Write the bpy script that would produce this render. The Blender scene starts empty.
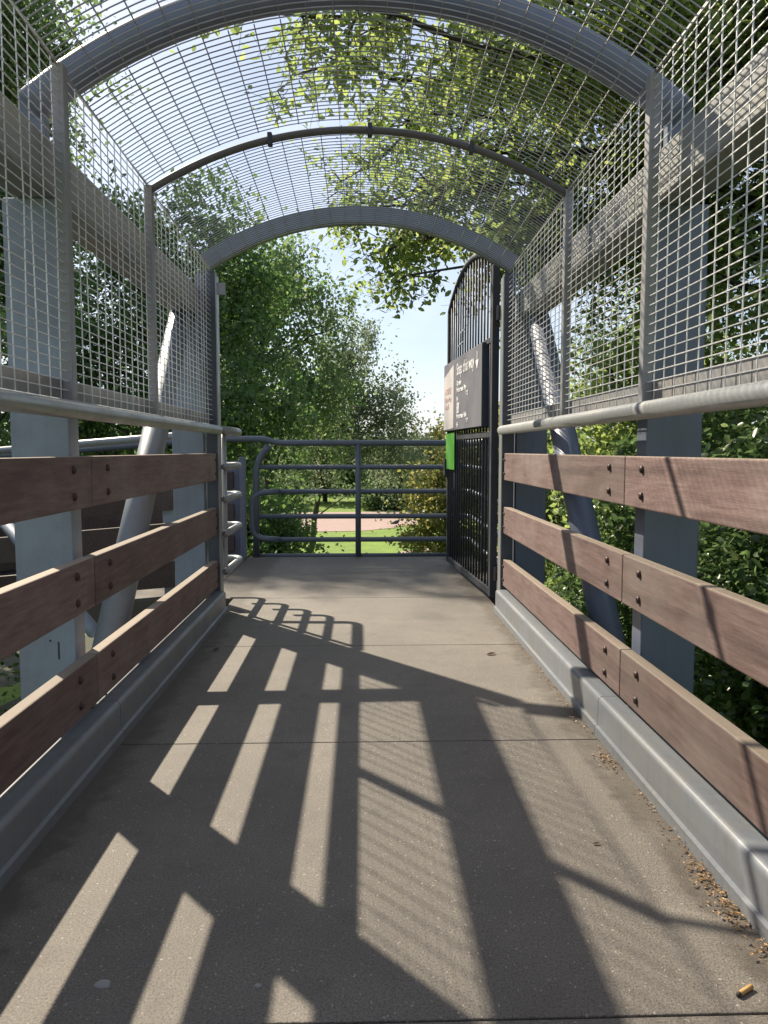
import bpy, bmesh, math, random
import numpy as np
from mathutils import Vector, Matrix
R = math.radians
rnd = random.Random(7)
rng = np.random.default_rng(11)
SC = bpy.context.scene
COL = SC.collection

# ------------------------------------------------------------------ helpers
class MB:
    def __init__(s): s.v = []; s.f = []
    def add(s, vs, fs):
        b = len(s.v); s.v += [tuple(v) for v in vs]; s.f += [tuple(b + i for i in f) for f in fs]
    def box(s, x0, x1, y0, y1, z0, z1):
        if x0 > x1: x0, x1 = x1, x0
        s.add([(x0,y0,z0),(x1,y0,z0),(x1,y1,z0),(x0,y1,z0),(x0,y0,z1),(x1,y0,z1),(x1,y1,z1),(x0,y1,z1)],
              [(0,3,2,1),(4,5,6,7),(0,1,5,4),(1,2,6,5),(2,3,7,6),(3,0,4,7)]); return s
    def prism(s, pts, axis, a0, a1):
        """closed 2-D outline pts swept along axis 'x','y' or 'z' from a0 to a1"""
        n = len(pts)
        def P(p, a): return {'y': (p[0], a, p[1]), 'x': (a, p[0], p[1]), 'z': (p[0], p[1], a)}[axis]
        s.add([P(p, a0) for p in pts] + [P(p, a1) for p in pts],
              [tuple(range(n)), tuple(range(2*n-1, n-1, -1))] + [(i, n+i, n+(i+1) % n, (i+1) % n) for i in range(n)]); return s
    def tube(s, path, r, n=10, caps=True):
        P = [Vector(p) for p in path]; rs = r if isinstance(r, (list, tuple)) else [r]*len(P)
        t0 = (P[1]-P[0]).normalized(); up = Vector((0,0,1)) if abs(t0.z) < .9 else Vector((1,0,0))
        nrm = (up - t0*up.dot(t0)).normalized(); vs = []
        for i, p in enumerate(P):
            t = (P[min(i+1, len(P)-1)] - P[max(i-1, 0)]).normalized()
            nrm = (nrm - t*nrm.dot(t)).normalized(); b = t.cross(nrm)
            k = 1.0
            if 0 < i < len(P)-1:
                c = (P[i+1]-P[i]).normalized().dot((P[i]-P[i-1]).normalized()); k = 1/max(.6, math.sqrt(max(.1,(1+c)/2)))
            for j in range(n):
                a = 2*math.pi*j/n + math.pi/n
                vs.append(p + (nrm*math.cos(a) + b*math.sin(a))*rs[i]*k)
        fs = []
        for i in range(len(P)-1):
            for j in range(n):
                fs.append((i*n+j, i*n+(j+1) % n, (i+1)*n+(j+1) % n, (i+1)*n+j))
        if caps: fs += [tuple(range(n-1, -1, -1)), tuple((len(P)-1)*n+j for j in range(n))]
        s.add(vs, fs); return s
    def dome(s, c, axis, r, h, n=10):
        """a bolt head: a low dome sitting at c and rising along axis"""
        a = Vector(axis).normalized(); u = a.orthogonal().normalized(); w = a.cross(u); c = Vector(c)
        vs = []; rings = [(1, 0), (1, .35), (.8, .75), (.4, .97)]
        for k, q in rings:
            vs += [c + (u*math.cos(2*math.pi*j/n) + w*math.sin(2*math.pi*j/n))*r*k + a*h*q for j in range(n)]
        fs = [(i*n+j, i*n+(j+1) % n, (i+1)*n+(j+1) % n, (i+1)*n+j) for i in range(3) for j in range(n)] + [tuple(3*n+j for j in range(n))]
        s.add(vs, fs); return s
    def build(s, name, m, parent=None, smooth=False, bevel=0, kind=None):
        me = bpy.data.meshes.new(name); me.from_pydata(s.v, [], s.f); me.update()
        o = bpy.data.objects.new(name, me); COL.objects.link(o)
        if m: me.materials.append(m)
        if parent: o.parent = parent
        if smooth:
            me.polygons.foreach_set('use_smooth', [True]*len(me.polygons))
        if bevel:
            b = o.modifiers.new('bevel', 'BEVEL'); b.width = bevel; b.segments = 2; b.limit_method = 'ANGLE'; b.angle_limit = R(40)
        if kind: o['kind'] = kind
        return o

def smooth_path(pts, rad, n=5):
    """polyline with its inner corners rounded"""
    P = [Vector(p) for p in pts]; out = [P[0]]
    for i in range(1, len(P)-1):
        a = (P[i-1]-P[i]); b = (P[i+1]-P[i]); r = min(rad, a.length*.49, b.length*.49)
        p0 = P[i] + a.normalized()*r; p1 = P[i] + b.normalized()*r
        for k in range(n+1):
            t = k/n; out.append(p0*(1-t)**2 + P[i]*2*t*(1-t) + p1*t*t)
    out.append(P[-1]); return out

def thing(name, label, cat, loc=(0,0,0), rz=0, group=None):
    o = bpy.data.objects.new(name, None); COL.objects.link(o); o.empty_display_size = .2
    o.location = loc; o.rotation_euler = (0, 0, rz); return tag(o, label, cat, group)
def tag(o, label, cat, group=None, kind=None):
    if label: o['label'] = label
    if cat: o['category'] = cat
    if group: o['group'] = group
    if kind: o['kind'] = kind
    return o

# ------------------------------------------------------------------ materials
def nt(name):
    m = bpy.data.materials.new(name); m.use_nodes = True; t = m.node_tree
    return m, t, t.nodes['Principled BSDF'], t.nodes['Material Output']
def N(t, typ, **kw):
    n = t.nodes.new(typ)
    for k, v in kw.items():
        if k.startswith('i_'): n.inputs[k[2:].replace('_', ' ')].default_value = v
        else: setattr(n, k, v)
    return n
def ramp(t, stops, fac):
    r = N(t, 'ShaderNodeValToRGB'); e = r.color_ramp.elements
    while len(e) < len(stops): e.new(.5)
    for k, (p, c) in enumerate(stops):
        e[k].position = p; e[k].color = (*c, 1) if len(c) == 3 else c
    t.links.new(fac, r.inputs['Fac']); return r
def coords(t, scale=(1,1,1)):
    g = N(t, 'ShaderNodeNewGeometry'); mp = N(t, 'ShaderNodeMapping'); mp.inputs['Scale'].default_value = scale
    t.links.new(g.outputs['Position'], mp.inputs['Vector']); return mp.outputs['Vector']
def noise(t, vec, scale, detail=4, rough=.6):
    n = N(t, 'ShaderNodeTexNoise'); n.inputs['Scale'].default_value = scale; n.inputs['Detail'].default_value = detail
    n.inputs['Roughness'].default_value = rough; t.links.new(vec, n.inputs['Vector']); return n.outputs['Fac']
def mixc(t, a, b, fac, mode='MIX'):
    n = N(t, 'ShaderNodeMix', data_type='RGBA', blend_type=mode)
    for sock, v in ((n.inputs[6], a), (n.inputs[7], b), (n.inputs[0], fac)):
        if hasattr(v, 'links'): t.links.new(v, sock)
        else: sock.default_value = (*v, 1) if isinstance(v, tuple) else v
    return n.outputs[2]
def bump(t, h, bs, strength, dist):
    b = N(t, 'ShaderNodeBump'); b.inputs['Strength'].default_value = strength; b.inputs['Distance'].default_value = dist
    t.links.new(h, b.inputs['Height']); t.links.new(b.outputs['Normal'], bs.inputs['Normal'])

def painted(name, col, rough=.45, dirt=(.16,.14,.11), amount=.35, metal=0, rust=0):
    m, t, b, o = nt(name)
    v = coords(t)
    f = noise(t, v, 3.1, 8, .68); r1 = ramp(t, [(.42, (0,0,0)), (.72, (amount,)*3)], f)
    vs = coords(t, (9, 9, .9)); f2 = noise(t, vs, 3.0, 4, .6); r2 = ramp(t, [(.5, (0,0,0)), (.8, (amount*.7,)*3)], f2)
    c = mixc(t, col, dirt, r1.outputs['Color']); c = mixc(t, c, tuple(x*.62 for x in col), r2.outputs['Color'])
    f3 = noise(t, v, 46, 3, .7); sp = ramp(t, [(.70, (0,0,0)), (.76, (rust,)*3)], f3)
    if rust: c = mixc(t, c, (.16,.07,.03), sp.outputs['Color'])
    t.links.new(c, b.inputs['Base Color'])
    rr = ramp(t, [(.3, (rough-.09,)*3), (.75, (rough+.22,)*3)], f); t.links.new(rr.outputs['Color'], b.inputs['Roughness'])
    b.inputs['Metallic'].default_value = metal
    bump(t, noise(t, v, 120, 3), b, .12, .002)
    return m

def timber(name, val=1.0):
    m, t, b, o = nt(name)
    v = coords(t, (14, 1.1, 14)); w = coords(t)
    f = noise(t, v, 5.0, 9, .62); g = noise(t, coords(t, (60, 2.2, 60)), 6, 5, .7); s = noise(t, w, 2.3, 5, .6)
    c = ramp(t, [(.25, (.095,.058,.052)), (.5, (.165,.106,.096)), (.78, (.24,.172,.158))], f).outputs['Color']
    c = mixc(t, c, (.085,.055,.046), ramp(t, [(.56, (0,0,0)), (.74, (.5,.5,.5))], g).outputs['Color'])
    c = mixc(t, c, (.26,.225,.20), ramp(t, [(.45, (0,0,0)), (.75, (.6,.6,.6))], s).outputs['Color'])
    # broad blotches where the boards have worn or stayed damp
    c = mixc(t, c, (.07,.04,.034), ramp(t, [(.55, (0,0,0)), (.7, (.45,.45,.45))], noise(t, coords(t,(1,.5,1)), 4.1, 3)).outputs['Color'])
    # paler tan tint on upward faces
    g2 = N(t, 'ShaderNodeNewGeometry'); sx = N(t, 'ShaderNodeSeparateXYZ'); t.links.new(g2.outputs['Normal'], sx.inputs[0])
    up = ramp(t, [(.6, (0,0,0)), (.95, (.65,.65,.65))], sx.outputs['Z']); c = mixc(t, c, (.30,.25,.18), up.outputs['Color'])
    oi = N(t, 'ShaderNodeObjectInfo'); hv = N(t, 'ShaderNodeHueSaturation'); mr = N(t, 'ShaderNodeMapRange')
    mr.inputs['To Min'].default_value = (.74)*val; mr.inputs['To Max'].default_value = 1.22*val
    t.links.new(oi.outputs['Random'], mr.inputs['Value']); t.links.new(mr.outputs['Result'], hv.inputs['Value']); t.links.new(c, hv.inputs['Color'])
    t.links.new(hv.outputs['Color'], b.inputs['Base Color'])
    b.inputs['Roughness'].default_value = .72
    bump(t, g, b, .35, .003)
    return m

def leafmat(name, stops, trans=.45, rough=.55, tcol=None):
    m, t, b, o = nt(name); t.nodes.remove(b)
    g = N(t, 'ShaderNodeNewGeometry'); c = ramp(t, stops, g.outputs['Random Per Island']).outputs['Color']
    d = N(t, 'ShaderNodeBsdfDiffuse'); tr = N(t, 'ShaderNodeBsdfTranslucent'); gl = N(t, 'ShaderNodeBsdfGlossy'); gl.inputs['Roughness'].default_value = rough
    t.links.new(c, d.inputs['Color'])
    hs = N(t, 'ShaderNodeHueSaturation'); hs.inputs['Hue'].default_value = .488; hs.inputs['Saturation'].default_value = .95; hs.inputs['Value'].default_value = 2.3
    t.links.new(c, hs.inputs['Color']); t.links.new(hs.outputs['Color'], tr.inputs['Color'])
    m1 = N(t, 'ShaderNodeMixShader'); m1.inputs[0].default_value = trans; t.links.new(d.outputs[0], m1.inputs[1]); t.links.new(tr.outputs[0], m1.inputs[2])
    m2 = N(t, 'ShaderNodeMixShader'); m2.inputs[0].default_value = .045; t.links.new(m1.outputs[0], m2.inputs[1]); t.links.new(gl.outputs[0], m2.inputs[2])
    t.links.new(m2.outputs[0], o.inputs['Surface']); return m

def plain(name, col, rough=.6, metal=0):
    m, t, b, o = nt(name); v = coords(t); f = noise(t, v, 30, 4)
    c = mixc(t, tuple(x*.8 for x in col), tuple(min(1, x*1.15) for x in col), f); t.links.new(c, b.inputs['Base Color'])
    b.inputs['Roughness'].default_value = rough; b.inputs['Metallic'].default_value = metal; return m

M = {}
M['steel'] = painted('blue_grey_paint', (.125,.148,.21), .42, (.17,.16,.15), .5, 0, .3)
M['diag'] = painted('lightened_brace_paint', (.185,.21,.245), .42, (.20,.19,.17), .4)
M['hoop'] = painted('dull_hoop', (.085,.085,.09), .5, (.10,.08,.06), .5, 0, .3)
M['portal'] = painted('portal_paint', (.055,.065,.088), .42, (.12,.115,.11), .4)
M['roof_wire'] = painted('roof_wire', (.30,.30,.30), .45, (.16,.15,.13), .4, .3)
M['steel_pale'] = painted('lightened_blue_grey_paint', (.265,.315,.39), .45, (.17,.155,.14), .55, 0, .45)
M['rail'] = painted('handrail_grey', (.30,.315,.33), .36, (.22,.20,.17), .5, .25, .3)
M['kerb'] = painted('kerb_grey', (.172,.188,.212), .40, (.17,.16,.14), .6, 0, .35)
M['chord'] = painted('lichened_chord', (.215,.22,.232), .6, (.30,.28,.18), .65, 0, .2)
M['dark'] = painted('dark_gate_paint', (.028,.033,.046), .58, (.08,.075,.07), .35)
M['navy'] = painted('navy_sign_case', (.035,.042,.065), .4, (.07,.07,.07), .25)
M['tube'] = painted('slate_blue_tube', (.105,.130,.165), .4, (.14,.13,.12), .4)
M['wire'] = painted('galvanised_wire', (.68,.68,.68), .4, (.42,.41,.40), .35, .3)
M['mesh_post'] = painted('cage_bar', (.25,.255,.265), .5, (.22,.19,.15), .6, .1, .3)
M['timber'] = timber('weathered_hardwood')
M['timber_shade'] = timber('shaded_hardwood', .42)  # same hardwood darkened, so shade on the ramp boards is in the colour
M['bolt'] = plain('bolt', (.062,.036,.031), .5, .3)
M['steelbolt'] = plain('steel_bolt', (.12,.12,.12), .45, .6)

def deck_mat():
    m, t, b, o = nt('resin_deck'); v = coords(t)
    big = noise(t, v, 1.3, 6, .65); mid = noise(t, v, 9, 5, .65); fine = noise(t, v, 190, 3, .8)
    vor = N(t, 'ShaderNodeTexVoronoi'); vor.inputs['Scale'].default_value = 260; t.links.new(v, vor.inputs['Vector'])
    c = ramp(t, [(.3, (.162,.146,.126)), (.7, (.25,.225,.19))], big).outputs['Color']
    c = mixc(t, c, (.135,.118,.103), ramp(t, [(.52, (0,0,0)), (.74, (.6,.6,.6))], mid).outputs['Color'])
    c = mixc(t, c, (.06,.052,.048), ramp(t, [(.36, (.9,.9,.9)), (.56, (0,0,0))], fine).outputs['Color'])
    # pale quartz grit
    hs = ramp(t, [(.0, (0,0,0)), (.90, (0,0,0)), (.93, (.75,.75,.75))], vor.outputs['Color'])
    c = mixc(t, c, (.44,.39,.32), hs.outputs['Color'])
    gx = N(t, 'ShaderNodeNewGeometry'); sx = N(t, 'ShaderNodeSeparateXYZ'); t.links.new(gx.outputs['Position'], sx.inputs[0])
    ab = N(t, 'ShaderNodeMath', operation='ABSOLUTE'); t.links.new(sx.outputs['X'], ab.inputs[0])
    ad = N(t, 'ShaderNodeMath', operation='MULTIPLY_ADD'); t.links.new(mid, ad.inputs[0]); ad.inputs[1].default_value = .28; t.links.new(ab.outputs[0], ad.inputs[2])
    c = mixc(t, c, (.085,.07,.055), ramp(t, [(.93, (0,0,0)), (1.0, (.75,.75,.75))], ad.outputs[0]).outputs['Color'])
    # dark scuffs and old spills
    st = ramp(t, [(.61, (0,0,0)), (.70, (.55,.55,.55))], noise(t, coords(t,(1.2,.8,1)), 4.3, 7, .72)); c = mixc(t, c, (.075,.066,.06), st.outputs['Color'])
    t.links.new(c, b.inputs['Base Color'])
    rr = ramp(t, [(.3, (.55,)*3), (.7, (.85,)*3)], fine); t.links.new(rr.outputs['Color'], b.inputs['Roughness'])
    bump(t, fine, b, .8, .004); return m
M['deck'] = deck_mat()

def ground_mat(name, a, bcol, c3, s=1.0):
    m, t, b, o = nt(name); v = coords(t)
    c = ramp(t, [(.3, a), (.65, bcol)], noise(t, v, .6*s, 8, .7)).outputs['Color']
    c = mixc(t, c, c3, ramp(t, [(.5, (0,0,0)), (.7, (.8,.8,.8))], noise(t, v, 7*s, 5, .7)).outputs['Color'])
    t.links.new(c, b.inputs['Base Color']); b.inputs['Roughness'].default_value = .9
    bump(t, noise(t, v, 25*s, 4), b, .6, .03); return m
M['lawn'] = ground_mat('lawn', (.08,.145,.010), (.17,.255,.014), (.075,.12,.014))
M['earth'] = ground_mat('earth', (.035,.040,.018), (.06,.062,.03), (.09,.07,.04))
M['path'] = ground_mat('red_path', (.29,.20,.165), (.34,.245,.20), (.26,.19,.16))
M['bark'] = ground_mat('bark', (.05,.042,.034), (.085,.07,.055), (.03,.026,.022), 6)
M['bark_pale'] = ground_mat('pale_bark', (.16,.15,.13), (.24,.22,.20), (.05,.045,.04), 4)
M['leaf_dark'] = leafmat('leaf_dark', [(0, (.040,.082,.022)), (.6, (.062,.125,.030)), (.9, (.08,.145,.034)), (1, (.125,.18,.042))], .52)
M['leaf_mid'] = leafmat('leaf_mid', [(0, (.055,.10,.030)), (.6, (.085,.138,.045)), (1, (.125,.175,.055))], .52)
M['leaf_birch'] = leafmat('leaf_birch', [(0, (.075,.105,.062)), (.7, (.115,.145,.082)), (1, (.16,.185,.09))], .5)
M['leaf_lime'] = leafmat('leaf_lime', [(0, (.08,.125,.035)), (.45, (.125,.18,.045)), (.85, (.17,.23,.055)), (1, (.21,.25,.065))], .66)
M['leaf_gold'] = leafmat('leaf_gold', [(0, (.12,.15,.035)), (.5, (.20,.21,.05)), (1, (.30,.27,.08))], .5)
M['leaf_hedge'] = leafmat('leaf_hedge', [(0, (.040,.080,.026)), (.6, (.075,.135,.042)), (1, (.135,.185,.07))], .45, .32)

# ------------------------------------------------------------------ ground and paths (structure)
GZ = -3.2
g = MB(); n = 60
xs = np.linspace(-1, 1, n); ax = np.sign(xs)*(np.abs(xs)**2.2)*260
vs = []
for j in range(n):
    for i in range(n):
        x, y = ax[i], ax[j]+20
        z = GZ
        if y < 24:  # a low bank rising to the right of the bridge
            z += max(0, min(1, (x-1.6)/5))*1.7*max(0, min(1, (24-y)/8))
            z += .12*math.sin(x*1.3)*math.sin(y*.9) if abs(x) > 1 else 0
        vs.append((x, y, z))
g.add(vs, [(j*n+i, j*n+i+1, (j+1)*n+i+1, (j+1)*n+i) for j in range(n-1) for i in range(n-1)])
g.build('ground', M['lawn'], smooth=True, kind='structure')
g = MB()
lo = [(-26, 40.5), (-8, 40.2), (-3, 40.3), (0, 40.6), (1.6, 42), (3.0, 44.2), (5, 46.6), (9, 49), (26, 53)]
hi = [(26, 60), (9, 56), (3, 53.5), (-4, 53), (-26, 55)]
g.add([(x, y, GZ+.02) for x, y in lo+hi], [tuple(range(len(lo+hi)))]); g.build('park_path', M['path'], kind='structure')
g = MB(); g.add([(x, y, GZ+.02) for x, y in [(1.9,30.5),(8,30.0),(20,31),(20,33.5),(8,33),(3,33.4),(1.6,32.2)]], [tuple(range(7))]); g.build('side_path', M['path'], kind='structure')
g = MB(); g.add([(x, y, GZ+.02) for x, y in [(-40,-12),(-1.8,-12),(-1.4,4),(-1.6,12),(-4,22),(-40,26)]], [tuple(range(6))]); g.build('bare_earth', M['earth'], kind='structure')

# ------------------------------------------------------------------ deck
d = MB()
ys = [-2.84, -1.42, 0, 1.40, 2.83, 4.27, 5.68, 7.95]
for a, b_ in zip(ys[:-1], ys[1:]):
    x0, x1 = (-.95, .95) if b_ < 5.7 else (-1.16, 1.16)
    d.box(x0, x1, a+.003, b_-.003, -.05, 0)
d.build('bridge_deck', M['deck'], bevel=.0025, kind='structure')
d = MB(); d.box(-1.0, 1.0, -2.84, 5.70, -.13, -.054); d.box(-1.16, 1.16, 5.71, 7.93, -.13, -.054); d.build('deck_underside', M['steel'], kind='structure')
# ramp that leaves the landing to the left and falls away
r_ = MB(); r_.add([(-1.165,5.80,0),(-1.165,7.93,0),(-9,7.93,-.65),(-9,5.80,-.65),(-1.165,5.80,-.16),(-1.165,7.93,-.16),(-9,7.93,-.81),(-9,5.80,-.81)],
      [(0,1,2,3),(7,6,5,4),(0,3,7,4),(1,5,6,2),(0,4,5,1),(3,2,6,7)]); r_.build('ramp_deck', M['deck'], kind='structure')

# ------------------------------------------------------------------ trusses
BX = .965       # inner face of the boards
def truss(s, label):
    t = thing('bridge_truss', label, 'truss', (s*1.15, 1.2, -.35))
    def B(name, m, mat, **k):
        o = m.build(name, mat, None, **k); o.parent = t; o.matrix_parent_inverse = Matrix.Translation(t.location).inverted(); return o
    B('top_chord', MB().box(s*1.062, s*1.215, -2.4, 5.33, 1.985, 2.165), M['chord'], bevel=.012)
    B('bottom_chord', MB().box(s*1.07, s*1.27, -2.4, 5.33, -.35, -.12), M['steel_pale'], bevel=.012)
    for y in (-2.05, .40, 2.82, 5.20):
        B('truss_post', MB().box(s*1.052, s*1.262, y, y+.10, -.12, 1.985), M['steel' if s > 0 else 'steel_pale'], bevel=.006)  # same paint both sides; lightened copy on the left imitates brighter light there
    for y in (.45, 2.87):       # stubs that carry the big hoop
        B('hoop_bracket', MB().box(s*1.11, s*1.20, y-.02, y+.02, 2.165, 2.36), M['steel'], bevel=.005)
    if s < 0:
        B('slot', MB().box(-1.118, -1.112, 2.8185, 2.8195, .33, .395), M['dark']); B('rivet', MB().dome((-1.145, 2.82, .40), (0,-1,0), .004, .003), M['dark'])
    B('diagonal_brace', MB().tube([(s*1.165, 3.24, -.12), (s*1.165, 5.12, 1.985)], .072, 20), M['diag'] if s < 0 else M['steel'], smooth=True)  # left brace is lightened in colour like the left posts
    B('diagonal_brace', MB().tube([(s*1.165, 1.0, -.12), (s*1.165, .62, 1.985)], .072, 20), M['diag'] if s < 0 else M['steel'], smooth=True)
    return t
truss(-1, 'pale blue grey steel truss outside the left, shaded railing')
truss(1, 'dark blue grey steel truss with sunlit lichened top beam outside the right railing')

# ------------------------------------------------------------------ railings: three boards, handrail, mesh wall
def wirebar(mb, p, q, r): mb.tube([p, q], r, 4)
MX, MZ0 = .985, 1.262
SY = [-2.0, .42, 2.66, 3.72, 5.14]
def spring(y): return 2.345-.03*(y-2.7)      # the cage drops a little towards the portal
def railing(s, label):
    t = thing('bridge_railing', label, 'railing', (s*.99, 1.5, .15))
    def B(name, m, mat, parent=None, **k):
        p = parent or t; o = m.build(name, mat, None, **k); o.parent = p
        o.matrix_parent_inverse = Matrix.Translation(t.location).inverted() if p is t else Matrix.Identity(4)
        return o
    for z0, z1 in ((.897, 1.078), (.535, .716), (.178, .359)):
        for y0, y1 in ((-2.0, .373), (.377, 2.788), (2.793, 5.165)):
            bo = B('board', MB().box(s*BX, s*(BX+.046), y0, y1, z0, z1), M['timber'], bevel=.005)
            for y in (y0+.165, y1-.175) if y1 < 5 else (y0+.165, y1-.03):
                for z in (z0+.045, z1-.045):
                    B('bolt', MB().dome((s*BX, y, z), (-s, 0, 0), .0142 if y < 5.1 else .008, .011, 12), M['bolt'], bo, smooth=True)
    B('handrail', MB().tube([(s*.945, -2.2, 1.232), (s*.945, 5.17, 1.232)], .030, 20), M['rail'], smooth=True)
    B('bottom_bar', MB().box(s*1.004, s*1.012, -2.1, 5.17, 1.245, 1.337), M['mesh_post'], bevel=.002)
    cb = MB().box(s*.984, s*.990, -2.1, 5.17, 0, .006); cb.v = [(x, y, z+spring(y)+.004) for x, y, z in cb.v]
    B('corner_bar', cb, M['mesh_post'], bevel=.002)
    for y in SY[:-1]:
        B('cage_post', MB().box(s*.966, s*1.003, y-.022, y+.022, 1.25, spring(y)+.01), M['mesh_post'], bevel=.004)
    for y0, y1 in zip(SY[:-1], SY[1:]):
        w = MB(); y = y0+.05
        while y < y1-.02:
            bow = rnd.uniform(-.010, .010)
            w.tube([(s*MX, y, MZ0-.01), (s*MX+bow*.4, y+bow, (MZ0+spring(y))/2), (s*MX, y, spring(y))], .0024, 4); y += .0845
        z = MZ0+.005
        while z < spring(y0)+.01:
            w.tube([(s*(MX-.004), y0-.01, z), (s*(MX-.004), y1+.01, min(z, spring(y1)+.01))], .0022, 4); z += .0322
        B('mesh_panel', w, M['wire'])
    return t
railing(-1, 'left railing in shade: brown boards, grey handrail and wire mesh wall above')
railing(1, 'right sunlit railing: reddish boards, grey handrail and wire mesh wall above')

# ------------------------------------------------------------------ roof cage
AR = 1.78                # inner radius of the hoops
def crown(y): return 2.665-.03*(y-2.8)
def arc(rad, half, y, n=36):
    cz = crown(y)-AR; out = []; a1 = math.asin(half/rad)
    for i in range(n+1):
        a = -a1 + 2*a1*i/n; out.append((rad*math.sin(a), y, cz + rad*math.cos(a)))
    return out
def hoop_arc(n=44, R_=1.84, top=2.588, half=.985):      # the light middle hoop hangs just under the mesh
    a1 = math.asin(half/R_); return [(R_*math.sin(-a1+2*a1*i/n), 3.72, top-R_+R_*math.cos(-a1+2*a1*i/n)) for i in range(n+1)]
cage = thing('roof_cage', 'arched wire mesh roof over the walkway with curved steel hoops', 'mesh roof', (0, 1.5, 2.3))
def CG(name, m, mat, **k):
    o = m.build(name, mat, None, **k); o.parent = cage; o.matrix_parent_inverse = Matrix.Translation(cage.location).inverted(); return o
for y in (.45, 2.87): CG('large_hoop', MB().tube(arc(AR+.064, 1.165, y, 44), .060, 20), M['steel'], smooth=True)
CG('thin_hoop', MB().tube([(p[0], 3.72, p[2]) for p in hoop_arc()], .017, 10), M['hoop'], smooth=True)
for x in (-.42, .045, .52):
    z = 2.588-1.84+math.sqrt(1.84**2-x*x); CG('hoop_clamp', MB().box(x-.011, x+.011, 3.698, 3.742, z-.028, z+.028), M['dark'], bevel=.004)
for y0, y1 in ((-2.0, .44), (.46, 2.86), (2.88, 3.70), (3.79, 5.18)):
    w = MB(); m_ = 22
    pa, pb = arc(AR-.012, MX, y0, m_), arc(AR-.012, MX, y1, m_)
    for k in range(1, m_): w.tube([pa[k], pb[k]], .0027, 4)
    y = y0+.02
    while y < y1:
        w.tube(arc(AR-.017, MX, y, 26), .0024, 4, caps=False); y += .0355
    CG('roof_mesh', w, M['roof_wire'])

# ------------------------------------------------------------------ portal
por = thing('entrance_portal', 'dark steel portal frame with arched top at the end of the cage', 'portal', (0, 5.22, 0))
def PO(name, m, mat, **k):
    o = m.build(name, mat, None, **k); o.parent = por; o.matrix_parent_inverse = Matrix.Translation(por.location).inverted(); return o
for s in (-1, 1):
    PO('portal_post', MB().box(s*.958, s*1.03, 5.178, 5.278, -.12, 2.275), M['portal'], bevel=.005)
    PO('sky_sheen_strip', MB().box(s*.948, s*.957, 5.18, 5.276, .02, 2.25), M['rail'], bevel=.002)  # pale strip added to stand in for sky reflected on the inner edge
ro = arc(AR+.105, 1.05, 5.23, 40); ri = arc(AR, .99, 5.23, 40)
am = MB(); n = 41
vs = [(p[0], y, p[2]) for y in (5.185, 5.275) for p in ri] + [(p[0], y, p[2]) for y in (5.185, 5.275) for p in ro]
fs = []
for i in range(n-1):
    a, b_, c, e = i, n+i, 2*n+i, 3*n+i
    fs += [(a, a+1, b_+1, b_), (c, e, e+1, c+1), (a, c, c+1, a+1), (b_, b_+1, e+1, e)]
fs += [(0, n, 3*n, 2*n), (n-1, 3*n-1, 4*n-1, 2*n-1)]
am.add(vs, fs); PO('portal_arch', am, M['tube'], bevel=.004)
PO('latch_plate', MB().box(-.946, -.892, 5.20, 5.21, 2.12, 2.20), M['mesh_post'], bevel=.002)
PO('gusset_plate', MB().box(-1.08, -1.035, 5.17, 5.178, 1.75, 2.25), M['steel'])

# ------------------------------------------------------------------ kerbs
def kerb(s, label):
    t = thing('kerb_channel', label, 'kerb', (s*1.0, 1.5, 0))
    prof = [(.902, .001), (.902, .036), (.914, .040), (.914, .132)]
    for k in range(1, 7):
        a = math.pi/2*k/6; prof.append((.934-.020*math.cos(a), .132+.020*math.sin(a)))
    prof += [(1.045, .152), (1.045, .001)]
    for y0, y1 in ((-2.0, .455), (.459, 2.875), (2.879, 5.155)):
        m_ = MB().prism([(s*x, z) for x, z in prof], 'y', y0, y1); 
        if s > 0: m_.f = [tuple(reversed(f)) for f in m_.f]
        o = m_.build('kerb_section', M['kerb']); o.parent = t; o.matrix_parent_inverse = Matrix.Translation(t.location).inverted()
    for y in (2.80, 2.955, 5.05):
        o = MB().dome((s*1.0, y, .152), (0,0,1), .011, .008).build('kerb_bolt', M['bolt'], smooth=True); o.parent = t; o.matrix_parent_inverse = Matrix.Translation(t.location).inverted()
kerb(-1, 'shaded grey steel kerb along the left edge of the deck')
kerb(1, 'sunlit grey steel kerb along the right edge with seed litter beside it')

# ------------------------------------------------------------------ gate (local x runs along the leaf, +y faces the deck)
GA = math.atan2(.998, -.064)
gate = thing('security_gate', 'tall dark metal gate with vertical bars and arched top, swung open', 'gate', (.945, 5.43, 0), GA)
L = 1.82
def gtop(x):
    u = x/L; return 2.30 + .315*math.sin(math.pi*min(1, max(0, u*.93+.045)))**.72
f = MB(); f.box(0, .055, -.025, .025, .05, gtop(0)+.01); f.box(L-.045, L, -.022, .022, .05, gtop(L)+.01); f.box(.056, L-.046, -.02, .02, .05, .10)
f.box(.056, L-.046, -.02, .02, 1.19, 1.235); f.box(.056, L-.046, -.02, .02, 1.86, 1.90)
f.build('gate_frame', M['dark'], gate, bevel=.003)
MB().tube([(.028+(L-.05)*i/30, 0, gtop(.028+(L-.05)*i/30)) for i in range(31)], .026, 8).build('arched_top', M['dark'], gate, smooth=True)
k = 0; x = .16
while x < L-.09:
    bb = MB().tube([(x, 0, .10), (x, 0, gtop(x))], .0085, 8); bb.build('gate_bar', M['dark'], gate, smooth=True); x += .103
for z in (.22, 2.05):
    h = MB().tube([(-.02, -.012, z-.05), (-.02, -.012, z+.05)], .016, 10); h.box(-.19, 0, -.03, -.018, z-.02, z+.02); h.build('hinge', M['steelbolt'], gate)
MB().box(L-.05, L+.006, .023, .05, .86, 1.02).build('lock_box', M['dark'], gate, bevel=.003)
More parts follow.
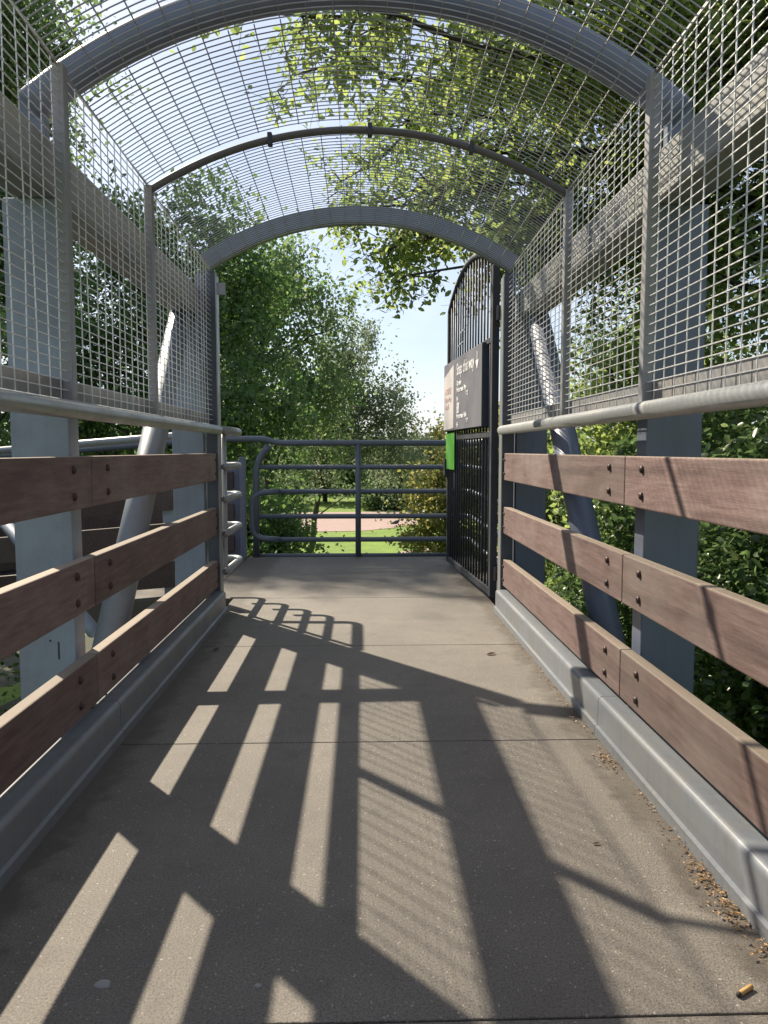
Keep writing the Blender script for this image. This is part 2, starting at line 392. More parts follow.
for a, b_ in (((1.30,.02,1.99),(1.05,.025,2.0)), ((1.2,.02,2.09),(1.0,.025,2.095)), ((1.12,.022,1.985),(1.12,.022,2.1))): MB().tube([a, b_], .005, 6).build('cable_tie', M['wire'], gate)
def world_from_gate(x, y, z):
    c, s_ = math.cos(GA), math.sin(GA); return (.945+c*x-s_*y, 5.43+s_*x+c*y, z)
# sign hung on the gate
SG = thing('hours_sign', 'large grey boxed information sign with white lettering hung on the open gate', 'sign', world_from_gate(1.0, .03, 1.27), GA)
SH = .61
def face_quad(name, pts, y, mat, th=.002):
    """flat sheet on the sign's deck-side face; pts are (x, z)"""
    m_ = MB(); m_.prism(list(reversed(pts)), 'y', 0, 1); m_.v = [(p[0], y+(th if p[1] else 0), p[2]) for p in m_.v]
    return m_.build(name, mat, SG)
M['signface'] = painted('sign_grey', (.20,.197,.225), .4, (.2,.19,.18), .25)
M['white'] = painted('white_panel', (.62,.585,.57), .45, (.45,.40,.36), .3)
M['lettering'] = plain('white_lettering', (.78,.77,.76), .5)
M['redtext'] = plain('faded_red', (.56,.40,.36), .6)
M['green'] = painted('green_notice', (.075,.34,.03), .4, (.22,.42,.16), .75)
MB().box(-.80, .80, -.085, .020, 0, SH).build('sign_case', M['navy'], SG, bevel=.004)
face_quad('sign_face', [(-.795,.006),(.795,.006),(.795,SH-.006),(-.795,SH-.006)], .021, M['signface'])
face_quad('white_panel', [(.30,.02),(.785,.012),(.785,SH*.80),(.30,SH*.93)], .0245, M['white'])
def text(s, name, x, z, size, mat, parent, y, flat=1.0):
    c = bpy.data.curves.new(name, 'FONT'); c.body = s; c.size = size; c.extrude = .0008; c.offset = .0028; c.space_character = 1.05
    o = bpy.data.objects.new('tmp', c); COL.objects.link(o)
    dg = bpy.context.evaluated_depsgraph_get(); me = bpy.data.meshes.new_from_object(o.evaluated_get(dg)); bpy.data.objects.remove(o)
    me.materials.clear(); me.materials.append(mat); me.name = name
    q = bpy.data.objects.new(name, me); COL.objects.link(q); q.parent = parent
    q.location = (x, y, z); q.rotation_euler = (R(90), 0, R(180)); q.scale = (flat, 1, 1); return q
TY = .0255
text('Step this way', 'heading', .16, .462, .135, M['lettering'], SG, TY, .92)
text('\u2192', 'arrow', -.63, .462, .12, M['lettering'], SG, TY) if False else None
ar = MB(); ar.prism([(-.70,.50),(-.655,.50),(-.655,.565),(-.635,.565),(-.635,.50),(-.59,.50),(-.645,.43)], 'y', TY-.001, TY+.001); ar.build('arrow', M['lettering'], SG)
for s_, x, z, sz in (('Opening', .16, .375, .055), ('Park season  May', .16, .318, .055), ('9-7', -.24, .262, .058), ('Fri', .16, .240, .056),
                     ('2020', .16, .188, .056), ('2021', .16, .146, .056), ('Park season  High', .16, .098, .055), ('9-9', -.24, .045, .058), ('Fri', .16, .025, .056)):
    text(s_, 'lettering', x, z, sz, M['lettering'], SG, TY)
text('NOTICE', 'red_lettering', .70, .33, .075, M['redtext'], SG, .0275); text('Please keep', 'red_lettering', .70, .265, .06, M['redtext'], SG, .0275); text('to path', 'red_lettering', .70, .20, .06, M['redtext'], SG, .0275)
GN = MB(); GN.box(-.21, .21, 0, .004, 0, .33)
gn = GN.build('green_notice', M['green'], bevel=.001); gn.location = world_from_gate(1.585, .030, .925); gn.rotation_euler = (0,0,GA)
tag(gn, 'bright green notice fixed to the gate bars under the grey sign', 'notice')

# ------------------------------------------------------------------ landing railings
EY = 7.90
ZR = (1.172, .925, .676, .420, .180)
er = thing('landing_railing', 'slate blue tubular railing with rounded loop ends across the far landing', 'railing', (0, EY, 0))
def ER(name, m, mat=M['tube'], **k):
    o = m.build(name, mat, None, smooth=True, **k); o.parent = er; o.matrix_parent_inverse = Matrix.Translation(er.location).inverted(); return o
ER('top_rail', MB().tube(smooth_path([(1.12, EY-1.9, 1.172), (1.12, EY, 1.172), (-.86, EY, 1.172), (-.99, EY-.02, 1.212), (-1.5, EY-.04, 1.21), (-4.6, EY-.04, .95)], .10), .032, 14))
ER('outer_loop', MB().tube(smooth_path([(-.93, EY, 1.15), (-1.02, EY, 1.05), (-1.07, EY, .90), (-1.08, EY, .0)], .12), .034, 14))
ER('inner_loop', MB().tube(smooth_path([(-.84, EY-.012, .676), (-1.115, EY-.012, .66), (-1.115, EY-.012, .20), (-.84, EY-.012, .180)], .15, 8), .031, 14))
for k, z in enumerate(ZR[1:]):
    x0 = (-1.06, -.86, -1.06, -.86)[k]
    ER('rail', MB().tube(smooth_path([(x0, EY, z), (1.12, EY, z), (1.12, EY-1.9, z)], .08), .0255, 12))
for x, y in ((-.03, EY), (.98, EY), (1.12, EY-.95)): ER('railing_post', MB().tube([(x, y, 0), (x, y, 1.16)], .030, 12))
ER('toe_rail', MB().tube([(-1.05, EY+.02, .012), (1.14, EY+.02, .012)], .022, 10))

# railing that leaves the left portal post and turns onto the ramp
cr = thing('corner_handrail', 'bundle of five grey tubes curving away from the left portal post', 'handrail', (-.93, 5.3, 0))
for z in (1.232, .985, .765, .53, .27):
    r0 = .030 if z > 1.2 else .024
    pts = [(-.925, 5.255, z), (-.925, 5.93, z), (-1.16, 5.93, z-.004)]
    if z > 1.2: pts += [(-5.2, 5.93, z-.35)]
    o = MB().tube(smooth_path(pts, .10, 7), r0, 14).build('curved_tube', M['rail'] , smooth=True); o.parent = cr; o.matrix_parent_inverse = Matrix.Translation(cr.location).inverted()
o = MB().tube(smooth_path([(-.938, 5.31, 1.232), (-.938, 5.31, .27), (-.925, 5.45, .27)], .06), .017, 12).build('upright', M['rail'], smooth=True); o.parent = cr; o.matrix_parent_inverse = Matrix.Translation(cr.location).inverted()

# far parapet of the ramp: panel and dark boards
rp = thing('ramp_parapet', 'blue grey panelled ramp parapet with dark boards beyond the left railing', 'parapet', (-1.2, 7.86, 0))
def RP(name, m, mat, **k):
    o = m.build(name, mat, None, **k); o.parent = rp; o.matrix_parent_inverse = Matrix.Translation(rp.location).inverted(); return o
def slope_box(x0, x1, y0, y1, z0, z1):
    m_ = MB().box(x0, x1, y0, y1, z0, z1); m_.v = [(x, y, z+(x+1.2)*.083) for x, y, z in m_.v]; return m_
RP('panel', slope_box(-7, -1.232, 7.86, 7.87, .03, 1.00), M['steel'])
for x in (-1.20, -3.2, -5.2): RP('parapet_post', MB().box(x-.03, x+.03, 7.80, 7.878, (x+1.2)*.083, 1.03+(x+1.2)*.083), M['steel'], bevel=.004)
for z in (.72, .40, .08): RP('board', slope_box(-7, -1.29, 7.80, 7.84, z, z+.17), M['timber_shade'], bevel=.004)
# nearer side of the ramp
rn = thing('ramp_fence', 'dark boarded fence of the lower ramp seen through the left railing', 'fence', (-2.6, 5.95, 0))
for z in (.66, .36, .06):
    o = slope_box(-7.5, -1.45, 5.95, 5.99, z, z+.20).build('board', M['timber_shade'], bevel=.004); o.parent = rn; o.matrix_parent_inverse = Matrix.Translation(rn.location).inverted()
for x in (-1.5, -3.3, -5.2):
    o = MB().box(x-.04, x+.04, 5.995, 6.07, -.2+(x+1.2)*.083, 1.0+(x+1.2)*.083).build('fence_post', M['steel_pale'], bevel=.004); o.parent = rn; o.matrix_parent_inverse = Matrix.Translation(rn.location).inverted()
st = MB().tube([(-1.30, 3.72, .22), (-2.75, 5.3, 1.02)], .035, 12).build('ramp_stay', M['steel_pale'], smooth=True); tag(st, 'slanting pale tube between left truss and the lower ramp', 'stay tube')

# ------------------------------------------------------------------ small things on the deck
M['seed'] = leafmat('seed', [(0, (.07,.045,.028)), (.35, (.17,.10,.045)), (.7, (.30,.18,.075)), (1, (.46,.33,.18))], .2)
def flakes(name, pts, size, mat):
    m_ = MB()
    for (x, y, z) in pts:
        a = rnd.uniform(0, 6.28); l = size*rnd.uniform(.5, 1.3); w = l*rnd.uniform(.35, .6); tl = rnd.uniform(-.5, .5)
        c, s_ = math.cos(a), math.sin(a)
        P = [(-l, 0, 0), (0, -w, l*.25), (l, 0, l*tl), (0, w, l*.3)]
        m_.add([(x+c*p[0]-s_*p[1], y+s_*p[0]+c*p[1], z+max(0, p[2])) for p in P], [(0,1,2),(0,2,3)])
    return m_.build(name, mat)
pts = []
for i in range(190):
    y = rnd.uniform(1.4, 5.1); x = .902-abs(rnd.gauss(0, .018)); pts.append((x, y, .003))
for cy, cx, k, sy, sx in ((2.62,.865,80,.045,.02),(1.86,.878,150,.09,.018),(1.72,.87,60,.03,.02),(3.3,.88,60,.2,.015),(4.2,.885,60,.3,.015),(1.58,.88,50,.03,.02)):
    for i in range(k):
        x = min(.903, cx+rnd.gauss(0, sx)); pts.append((x, cy+rnd.gauss(0, sy), .003+abs(rnd.gauss(0, .006))))
tag(flakes('seed_litter', pts, .0065, M['seed']), 'dry orange brown seed litter gathered along the right kerb', 'litter', kind='stuff')
ct = thing('cigarette_butt', 'cigarette butt with tan filter lying on the deck near right kerb', 'cigarette butt', (.762, 1.448, .0005), R(30))
M['filter'] = plain('filter_tan', (.55,.33,.12), .8); M['ash'] = plain('ash', (.05,.045,.04), .9)
MB().tube([(0,0,.005),(.040,0,.005)], .0050, 12).build('filter', M['filter'], ct, smooth=True)
MB().tube([(-.008,0,.0046),(0,0,.005)], [.0038,.0050], 12).build('burnt_tip', M['ash'], ct, smooth=True)
M['gum'] = plain('old_gum', (.30,.29,.29), .8)
for x, y, r0, lb in ((-.535, 1.52, .017, 'larger flattened pale gum spot on the shaded deck, lower left'), (-.215, 1.505, .008, 'smaller pale gum spot on the shaded deck left of centre')):
    m_ = MB(); n = 12; v_ = [(x+r0*math.cos(6.283*i/n)*rnd.uniform(.75,1.2), y+.75*r0*math.sin(6.283*i/n)*rnd.uniform(.8,1.2), 0) for i in range(n)]
    m_.add([(a,b_,.0005) for a,b_,_ in v_] + [(x+(a-x)*.8, y+(b_-y)*.8, .0035) for a,b_,_ in v_], [(i,(i+1)%n,n+(i+1)%n,n+i) for i in range(n)]+[tuple(range(n,2*n))])
    tag(m_.build('gum_spot', M['gum']), lb, 'gum spot')
M['deadleaf'] = leafmat('deadleaf', [(0, (.06,.035,.02)), (1, (.12,.07,.03))], .15)
for x, y, a, l, lb in ((.70, 4.05, .4, .032, 'dark curled fallen leaf on the sunlit deck near the right kerb'), (-.80, 4.2, 1.2, .03, 'brown fallen leaf on the deck beside the left kerb'), (.655, 2.05, .2, .012, 'tiny dark leaf scrap on the sunlit deck at lower right')):
    m_ = MB(); c, s_ = math.cos(a), math.sin(a)
    P = [(-1,0,0),(-.4,.42,.16),(.3,.36,.26),(1,0,.1),(.3,-.34,.2),(-.4,-.4,.1),(0,0,.02)]
    m_.add([(x+(c*p[0]-s_*p[1])*l, y+(s_*p[0]+c*p[1])*l, .003+p[2]*l) for p in P], [(0,1,6),(1,2,6),(2,3,6),(3,4,6),(4,5,6),(5,0,6)])
    tag(m_.build('fallen_leaf', M['deadleaf']), lb, 'leaf')

# small things in the park
M['feather'] = plain('dark_feathers', (.03,.03,.034), .6)
bd = MB(); 
def egg(mb, c, rx, ry, rz_, n=10, m_=7):
    vs=[]; 
    for i in range(m_+1):
        th=math.pi*i/m_
        for j in range(n): vs.append((c[0]+rx*math.sin(th)*math.cos(6.283*j/n), c[1]+ry*math.sin(th)*math.sin(6.283*j/n), c[2]+rz_*math.cos(th)))
    mb.add(vs, [(i*n+j,(i+1)*n+j,(i+1)*n+(j+1)%n,i*n+(j+1)%n) for i in range(m_) for j in range(n)])
bx_, by_ = 1.95, 43.2
bt = thing('pigeon', 'small dark bird standing on the grass beside the pink park path', 'bird', (bx_, by_, GZ))
bd.tube([(-.30,0,.13),(-.2,0,.17),(-.08,0,.22),(.06,0,.25),(.15,0,.31),(.18,0,.37),(.20,0,.385),(.26,0,.375)], [.02,.05,.10,.11,.075,.05,.045,.006], 10)
bd.build('body', M['feather'], bt, smooth=True)
for dy in (-.035,.035): MB().tube([(.02,dy,.16),(.02,dy,.01),(.06,dy,.005)], .009, 6).build('leg', M['feather'], bt)
sk = MB().tube([(1.98, 30.2, GZ), (1.98, 30.2, GZ+.85)], .03, 8); sk.box(1.93, 2.03, 30.17, 30.23, GZ+.851, GZ+.90)
tag(sk.build('marker_post', M['dark']), 'thin dark marker post standing on the lawn beyond the railing', 'post')

# ------------------------------------------------------------------ foliage
def leaf_mesh(name, C, size, mat, parent, flat=.0, six=False, droop=0.0):
    """one mesh of separate folded leaves at the points C (n x 3)"""
    n = len(C); C = np.asarray(C, float)
    d = rng.normal(size=(n,3)); d[:,2] *= (1-flat*.5); d[:,2] -= droop; d /= np.linalg.norm(d, axis=1)[:,None]
    u = rng.normal(size=(n,3)); u[:,2] += flat*2.2; nn = u - d*(u*d).sum(1)[:,None]; nn /= np.linalg.norm(nn, axis=1)[:,None]
    w = np.cross(nn, d); s = (size*rng.uniform(.6, 1.25, n))[:,None]
    if six:
        V = np.stack([C, C+d*s*.32+w*s*.27+nn*s*.06, C+d*s*.72+w*s*.22+nn*s*.05, C+d*s, C+d*s*.72-w*s*.22+nn*s*.05, C+d*s*.32-w*s*.27+nn*s*.06], 1).reshape(-1,3); k = 6
        F = [[0,1,2,3],[0,3,4,5]]
    else:
        V = np.stack([C, C+d*s*.45+w*s*.33+nn*s*.08, C+d*s, C+d*s*.45-w*s*.33+nn*s*.08], 1).reshape(-1,3); k = 4
        F = [[0,1,2],[0,2,3]]
    F = np.array(F); f = (F[None] + (np.arange(n)*k)[:,None,None]).reshape(-1)
    me = bpy.data.meshes.new(name); me.vertices.add(n*k); me.vertices.foreach_set('co', V.ravel())
    nl = F.shape[1]; nf = n*F.shape[0]; me.loops.add(nf*nl); me.loops.foreach_set('vertex_index', f.astype(np.int32))
    me.polygons.add(nf); me.polygons.foreach_set('loop_start', np.arange(0, nf*nl, nl, dtype=np.int32))
    me.update(calc_edges=True); me.validate(); me.materials.append(mat)
    o = bpy.data.objects.new(name, me); COL.objects.link(o); o.parent = parent; return o

def limb(mb, a, b, r0, r1, wob=.12, n=6, sides=7):
    a = np.array(a, float); b = np.array(b, float); L_ = np.linalg.norm(b-a); P = []
    for i in range(n+1):
        t = i/n; p = a*(1-t)+b*t + (rng.normal(size=3)*wob*L_*.18 if 0 < i < n else 0); p[2] += wob*L_*math.sin(t*math.pi)*.35; P.append(tuple(p))
    mb.tube(P, [r0*(1-i/n)+r1*i/n for i in range(n+1)], sides); return P

def tree(name, label, cat, base, blobs, clumps, per, crad, size, mat, bark='bark', trunk_r=.16, group=None, hang=0.0, shell=.55, six=False, flat=.3, squash=.6):
    """blobs: list of (cx,cy,cz, rx,ry,rz) in world space; clumps of leaves spread through them"""
    t = thing(name, label, cat, base, 0, group); B0 = np.array(base)
    vol = np.array([b[3]*b[4]*b[5] for b in blobs]); pr = vol**.8/np.sum(vol**.8); tr = MB(); P = []
    top = max(b[2]+b[5]*.3 for b in blobs); cx = np.average([b[0] for b in blobs], weights=vol); cy = np.average([b[1] for b in blobs], weights=vol)
    tp = (np.array([cx, cy, top])-B0); ax = limb(tr, (0,0,0), tuple(tp), trunk_r, trunk_r*.2, .05, 9, 10)
    cs = []
    for k in range(clumps):
        b = blobs[rng.choice(len(blobs), p=pr)]; v = rng.normal(size=3); v /= np.linalg.norm(v); rr = (shell + (1-shell)*rng.random())*rng.uniform(.6,1.05)
        if rng.random() < .25: rr *= rng.random()
        cs.append(np.array([b[0]+v[0]*b[3]*rr, b[1]+v[1]*b[4]*rr, b[2]+v[2]*b[5]*rr])-B0)
    for c in cs[::max(1, clumps//40)]:
        h = min(len(ax)-2, max(1, int(len(ax)*np.clip((c[2]/max(.1, tp[2]))*.75, .15, .85)))); limb(tr, ax[h], tuple(c), trunk_r*.28, .008, .25, 5, 5)
    for c in cs:
        m = int(per*rng.uniform(.5, 1.5)); r0 = crad*rng.uniform(.55, 1.4)
        q = rng.normal(size=(m,3))*np.array([1,1,squash])*r0*.55
        if hang: q = np.concatenate([q[:m//3], np.stack([rng.normal(size=m-m//3)*r0*.16+rng.choice([-.3,0,.3],m-m//3)*r0, rng.normal(size=m-m//3)*r0*.16+rng.choice([-.3,0,.3],m-m//3)*r0, -rng.random(m-m//3)*hang*rng.uniform(.4,1.3)],1)])
        P.append(c+q)
    leaf_mesh('crown', np.concatenate(P), size, mat, t, flat, six, .8 if hang else .25)
    tr.build('trunk', M[bark], t, smooth=True); return t

# trees left of the far end: big dark masses
tree('broadleaf_tree', 'large dark green tree left of the portal arch', 'tree', (-4.6, 16.5, GZ),
     [(-4.2,16,4.0,2.8,2.4,3.2),(-2.7,15.2,1.6,2.0,1.8,2.6),(-5.8,16.5,1.5,2.2,2,3.0),(-2.6,15.6,4.2,1.6,1.5,1.7),(-4.0,15.5,-1,2.4,2,1.6)], 430, 105, .55, .12, M['leaf_dark'], trunk_r=.22)
tree('broadleaf_tree', 'lighter green drooping tree rising behind the dark tree at left', 'tree', (-2.6, 23.5, GZ),
     [(-2.6,23,5.6,2.6,2.2,2.7),(-1.6,22.6,3.2,2.0,2,2.6),(-4.5,23,4,2.4,2,3)], 270, 90, .6, .135, M['leaf_mid'], trunk_r=.2, hang=1.1)
tree('birch_tree', 'loose grey green birch with hanging twigs in the middle behind the railing', 'tree', (-2.0, 27, GZ),
     [(-.5,27,4.4,1.5,1.6,2.6),(.7,26.5,2.4,1.7,1.5,2.3),(-1.6,26,1.9,2.0,1.6,2.0),(1.3,26.6,1.0,1.2,1.3,1.2)], 270, 78, .48, .115, M['leaf_birch'], 'bark', trunk_r=.12, hang=1.2)
tree('bush', 'low dark bush below the tree left of the railing post', 'bush', (-2.2, 21, GZ),
     [(-2.5,20.6,-1.5,1.5,1.5,1.5),(-4.2,20,-1.2,2,1.6,2)], 170, 130, .5, .12, M['leaf_dark'], trunk_r=.08)
tree('broadleaf_tree', 'tallest tree standing far left beyond the ramp, its crown above the mesh roof corner', 'tree', (-9.6, 18.6, GZ),
     [(-9.6,18.8,8.2,3.3,2.6,4.0),(-8.2,18.4,5.5,2.6,2.2,3.4),(-11.5,19,5,3,2.5,4),(-8.9,17.6,11.0,2.8,1.6,2.4),(-7.4,18.8,10.2,1.6,1.2,2.2)], 620, 120, .7, .15, M['leaf_mid'], trunk_r=.26)
tree('shrub', 'yellow green leafy shrub left of the open gate', 'shrub', (2.6, 17.5, GZ),
     [(2.0,17.2,-.3,1.15,1.1,1.8),(3.0,17.8,.9,1.6,1.4,1.6),(2.25,17.0,-1.5,.75,.9,1.1),(4.2,17.5,-.6,1.5,1.3,2.2)], 330, 110, .42, .10, M['leaf_gold'], trunk_r=.07)
tree('shrub', 'low pale green shrub at the foot of the yellow green shrub', 'shrub', (2.3, 18.5, GZ), [(2.5,18,-2.2,1.0,1,.9)], 70, 100, .4, .10, M['leaf_mid'], trunk_r=.05)
# tree line beyond the path
for k, (x, y, h, w, mt, lb) in enumerate((( -24,66,11,6,'leaf_dark','far dark tree beyond the path at the left'), (-12,62,9,5,'leaf_mid','far mid green tree beyond the path behind the left trees'),
      (-3,64,8.5,5,'leaf_dark','far dark tree beyond the pink path behind the birch'), (4.5,58,6.6,3.6,'leaf_birch','far grey green tree beyond the path below the open sky'), (14,64,9,5,'leaf_mid','far green tree beyond the path behind the gate'), (27,62,11,6,'leaf_dark','far dark tree beyond the path at the right'))):
    tree('far_tree', lb, 'tree', (x, y, GZ), [(x,y,GZ+h*.5,w,w*.8,h*.42),(x+w*.4,y,GZ+h*.35,w*.7,w*.6,h*.3),(x-w*.4,y-1,GZ+h*.3,w*.7,w*.6,h*.28)], 170, 90, 1.0, .36, M[mt], trunk_r=.22, group='trees beyond the path')
P = np.stack([rng.uniform(-60, 60, 30000), rng.uniform(72, 84, 30000), GZ+rng.random(30000)**1.3*(4.2+1.5*np.sin(rng.uniform(0,6,30000)))], 1)
tag(leaf_mesh('far_wood', P, .75, M['leaf_dark'], None, .2), 'dark low wood closing the view far beyond the park path', 'wood', kind='stuff')
for x, y, rx, rz_, lb in ((-6.5,56,3.2,1.5,'low clipped bush behind the pink path at left'), (1.4,55.5,2.6,1.2,'low bush behind the pink path in the middle of the view'), (8,57,3.4,1.7,'low bush behind the pink path at right')):
    tree('bush', lb, 'bush', (x, y, GZ), [(x,y,GZ+rz_*.8,rx,1.4,rz_)], 90, 90, .6, .22, M['leaf_mid'], trunk_r=.06, group='bushes behind the path')

# left flank, seen through boards and mesh
for x, y, z, r_, hz, mt, lb in ((-6.0,10.5,.6,2.0,3.7,'leaf_dark','dark tree outside the left mesh, nearest the portal'), (-5.6,6.9,-.4,1.7,3.4,'leaf_dark','dark tree outside the left mesh, second from the portal'), (-5.4,4.0,.0,1.8,3.6,'leaf_dark','dark tree outside the left mesh, third from the portal'),
                           (-5.2,1.2,.6,1.9,4.2,'leaf_dark','dark tree outside the left mesh, nearest the viewer'), (-9.6,11.0,1.6,2.6,5.2,'leaf_mid','tall green tree behind the dark trees outside the left mesh')):
    tree('broadleaf_tree', lb, 'tree', (x, y, GZ), [(x,y,z,r_,1.9,hz),(x-.2,y+.8,z-1.6,r_,1.8,hz*.55)], 330, 130, .52, .10, M[mt], trunk_r=.14)
# right flank
hedges = ((2.55,6.9,-.35,.8,1.4,1.9,'leafy shrub outside the right railing, nearest the portal'), (2.6,4.8,-.45,.8,1.2,1.85,'leafy shrub outside the right railing beside the diagonal brace'),
          (2.65,3.1,-.5,.8,1.1,1.8,'leafy shrub outside the right railing behind the truss post'), (2.6,1.4,-.7,.75,1.1,1.6,'leafy shrub outside the right railing, nearest the viewer'))
for x, y, z, rx, ry, rz_, lb in hedges:
    tree('shrub', lb, 'shrub', (x, y, GZ+.4), [(x,y,z,rx,ry,rz_),(x+.6,y+.3,z+.7,rx,ry,rz_*.8)], 330, 85, .28, .068, M['leaf_hedge'], trunk_r=.05, six=True, flat=.6, group='shrubs along the right railing')
for x, y, z, r_, hz, mt, lb in ((3.6,8.9,.6,1.3,3.2,'leaf_lime','light green tree outside the right mesh, nearest the portal'), (4.7,6.0,.9,1.5,3.5,'leaf_mid','tree outside the right mesh, second from the portal'), (4.9,3.4,1.6,1.7,4.2,'leaf_mid','green tree outside the right mesh, third from the portal'), (4.8,.8,1.6,1.7,4.2,'leaf_mid','green tree outside the right mesh, nearest the viewer'),
                           (8.2,11,1.6,2.6,4.6,'leaf_mid','tall green tree behind the trees right of the portal'), (8.4,5.5,2.6,2.4,5.4,'leaf_dark','tall dark tree furthest right beyond the mesh'), (7.6,1.0,2.6,2.2,5.4,'leaf_dark','tall dark tree at the right, behind the one nearest the viewer'), (6.2,15.5,1.4,2.4,4.4,'leaf_mid','rounded green tree behind the open gate')):
    tree('broadleaf_tree', lb, 'tree', (x, y, GZ+.8), [(x,y,z,r_,2.0,hz),(x-.2,y+.6,z-1.8,r_,1.9,hz*.55)], 330, 130, .5, .095, M[mt], trunk_r=.15)

# the overhanging tree: limbs reach from the right over the cage
def overhang():
    base = np.array((5.2, 8.6, GZ+1.0)); t = thing('overhanging_tree', 'yellow green tree on the right whose sunlit branches hang over the mesh roof', 'tree', tuple(base))
    wood = MB(); P = []
    def L_(p): return tuple(np.array(p)-base)
    limb(wood, (0,0,0), L_((5.0,8.5,7.2)), .20, .07, .04, 8, 10)
    mains = [((5.1,8.5,3.6),(1.0,8.2,4.3),.07),((5.1,8.5,4.6),(-1.1,7.4,6.5),.075),((5.0,8.5,5.2),(.5,9.3,4.9),.06),((5.0,8.5,5.6),(1.5,5.8,5.6),.07),((5.0,8.5,4.2),(2.3,6.4,4.2),.06),
             ((5.0,8.5,6.2),(-.4,6.2,6.9),.06),((5.0,8.5,6.6),(2.0,4.2,6.4),.06),((5.1,8.5,3.0),(2.0,9.4,3.5),.05),((5.1,8.5,5.0),(2.9,4.4,5.0),.06),((5.0,8.5,5.8),(.9,10.5,6.2),.05),((5.1,8.5,2.6),(1.5,8.2,3.5),.045),((5.0,8.5,6.4),(.7,4.8,6.9),.05),
             ((5.0,8.5,6.0),(-1.9,8.6,7.6),.06),((5.0,8.5,5.4),(.2,11.2,5.6),.05),((5.0,8.5,4.9),(1.6,7.4,5.2),.05),((5.0,8.5,6.8),(1.6,7.0,7.2),.05),((5.0,8.5,4.4),(.8,10.4,4.6),.05),((5.0,8.5,3.8),(1.4,11.0,3.6),.05),((5.0,8.5,5.6),(3.0,6.4,6.0),.05),((5.0,8.5,6.9),(3.4,3.6,6.6),.05),
             ((5.0,8.5,4.6),(-1.3,7.0,4.9),.055),((5.0,8.5,4.8),(-.7,8.2,4.9),.05),((5.0,8.5,4.7),(-.1,6.2,4.5),.05),((5.0,8.5,4.0),(.0,10.0,4.2),.045),((5.0,8.5,3.6),(.1,10.6,3.7),.045),((5.0,8.5,5.4),(-.3,11.6,5.0),.05),((5.0,8.5,5.6),(-1.5,6.6,5.9),.05),((5.0,8.5,4.3),(1.0,6.0,4.1),.045),((5.0,8.5,3.4),(.2,9.6,3.5),.04),((5.0,8.5,3.2),(.55,9.0,3.1),.04),((5.0,8.5,4.2),(-.4,10.2,4.0),.045),((5.0,8.5,4.5),(1.8,5.0,4.5),.045),((5.0,8.5,5.2),(.6,5.0,5.2),.045)]
    for a, b, r0 in mains:
        pts = [np.array(p) for p in limb(wood, L_(a), L_(b), r0, .012, .16, 9, 7)]
        for k in range(2, len(pts)):
            for q in range(5):
                t0 = rng.random(); p = pts[k-1]*(1-t0)+pts[k]*t0
                d = rng.normal(size=3)*np.array([.9,.9,.5]); d[2] -= .25; d /= np.linalg.norm(d); ln = rng.uniform(.45, 1.1)*(1.25-.06*k)
                e = p+d*ln; limb(wood, tuple(p), tuple(e), .011, .003, .3, 4, 4)
                for z in range(5):
                    t1 = rng.uniform(.2, 1); pp = p+(e-p)*t1; d2 = d*.5+rng.normal(size=3)*.8; d2[2] -= .25; d2 /= np.linalg.norm(d2); l2 = rng.uniform(.2,.5); e2 = pp+d2*l2
                    wood.tube([tuple(pp), tuple(e2)], [.004,.0015], 3)
                    m = rng.integers(7, 14); s_ = rng.random((m,1)); P.append(pp+(e2-pp)*s_+rng.normal(size=(m,3))*.06)
                m = 8; s_ = rng.uniform(.3,1.05,(m,1)); P.append(p+(e-p)*s_+rng.normal(size=(m,3))*.07)
    leaf_mesh('crown', np.concatenate(P), .092, M['leaf_lime'], t, .5, True, .35); wood.build('trunk', M['bark'], t, smooth=True)
overhang()

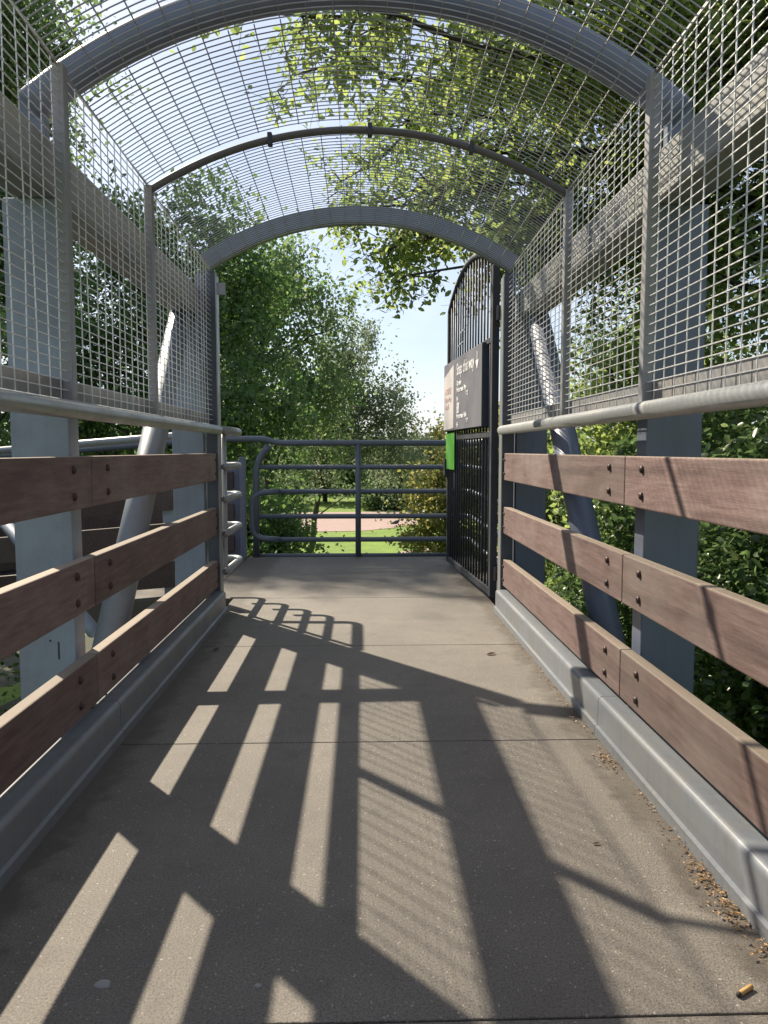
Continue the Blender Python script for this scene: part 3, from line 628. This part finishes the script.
# ------------------------------------------------------------------ camera, sun, sky
cam = bpy.data.cameras.new('camera'); co = bpy.data.objects.new('camera', cam); COL.objects.link(co); SC.camera = co
FPX = 769.0
cam.sensor_fit = 'VERTICAL'; cam.sensor_height = 32.0; cam.lens = FPX/1024*32.0; cam.clip_start = .02; cam.clip_end = 2000
co.location = (0, 0, 1.10); co.rotation_euler = (R(90-4.61), 0, R(-1.71))

EL, AZM = 41.3, 40.0       # sun height, and degrees left of the bridge axis
sd = Vector((-math.sin(R(AZM))*math.cos(R(EL)), math.cos(R(AZM))*math.cos(R(EL)), math.sin(R(EL))))
sun = bpy.data.lights.new('sun', 'SUN'); so = bpy.data.objects.new('sun', sun); COL.objects.link(so)
sun.energy = 5.0; sun.angle = R(.65); sun.color = (1, .89, .72); so.rotation_euler = sd.to_track_quat('Z', 'Y').to_euler(); so.location = sd*30
w = bpy.data.worlds.new('World'); SC.world = w; w.use_nodes = True; t = w.node_tree
sky = N(t, 'ShaderNodeTexSky'); sky.sky_type = 'NISHITA'; sky.sun_disc = False; sky.sun_elevation = R(EL); sky.sun_rotation = R(-AZM)
sky.air_density = 1.0; sky.dust_density = 1.2; sky.ozone_density = 1.0
bg = t.nodes['Background']; bg.inputs['Strength'].default_value = .077
# thin bright cloud drifting through the sky
tc = N(t, 'ShaderNodeTexCoord'); mp = N(t, 'ShaderNodeMapping'); mp.inputs['Scale'].default_value = (1, 1, 2.2); t.links.new(tc.outputs['Generated'], mp.inputs['Vector'])
cf = ramp(t, [(.42, (.22,.22,.22)), (.70, (.85,.85,.85))], noise(t, mp.outputs['Vector'], 2.6, 7, .6))
t.links.new(mixc(t, sky.outputs['Color'], (7.0, 7.6, 9.3), cf.outputs['Color']), bg.inputs['Color'])
SC.view_settings.view_transform = 'Standard'; SC.view_settings.look = 'None'; SC.view_settings.exposure = .92; SC.view_settings.gamma = 1
SC.view_settings.use_curve_mapping = False
SC.cycles.use_denoising = True
SC.cycles.max_bounces = 8; SC.cycles.transparent_max_bounces = 8
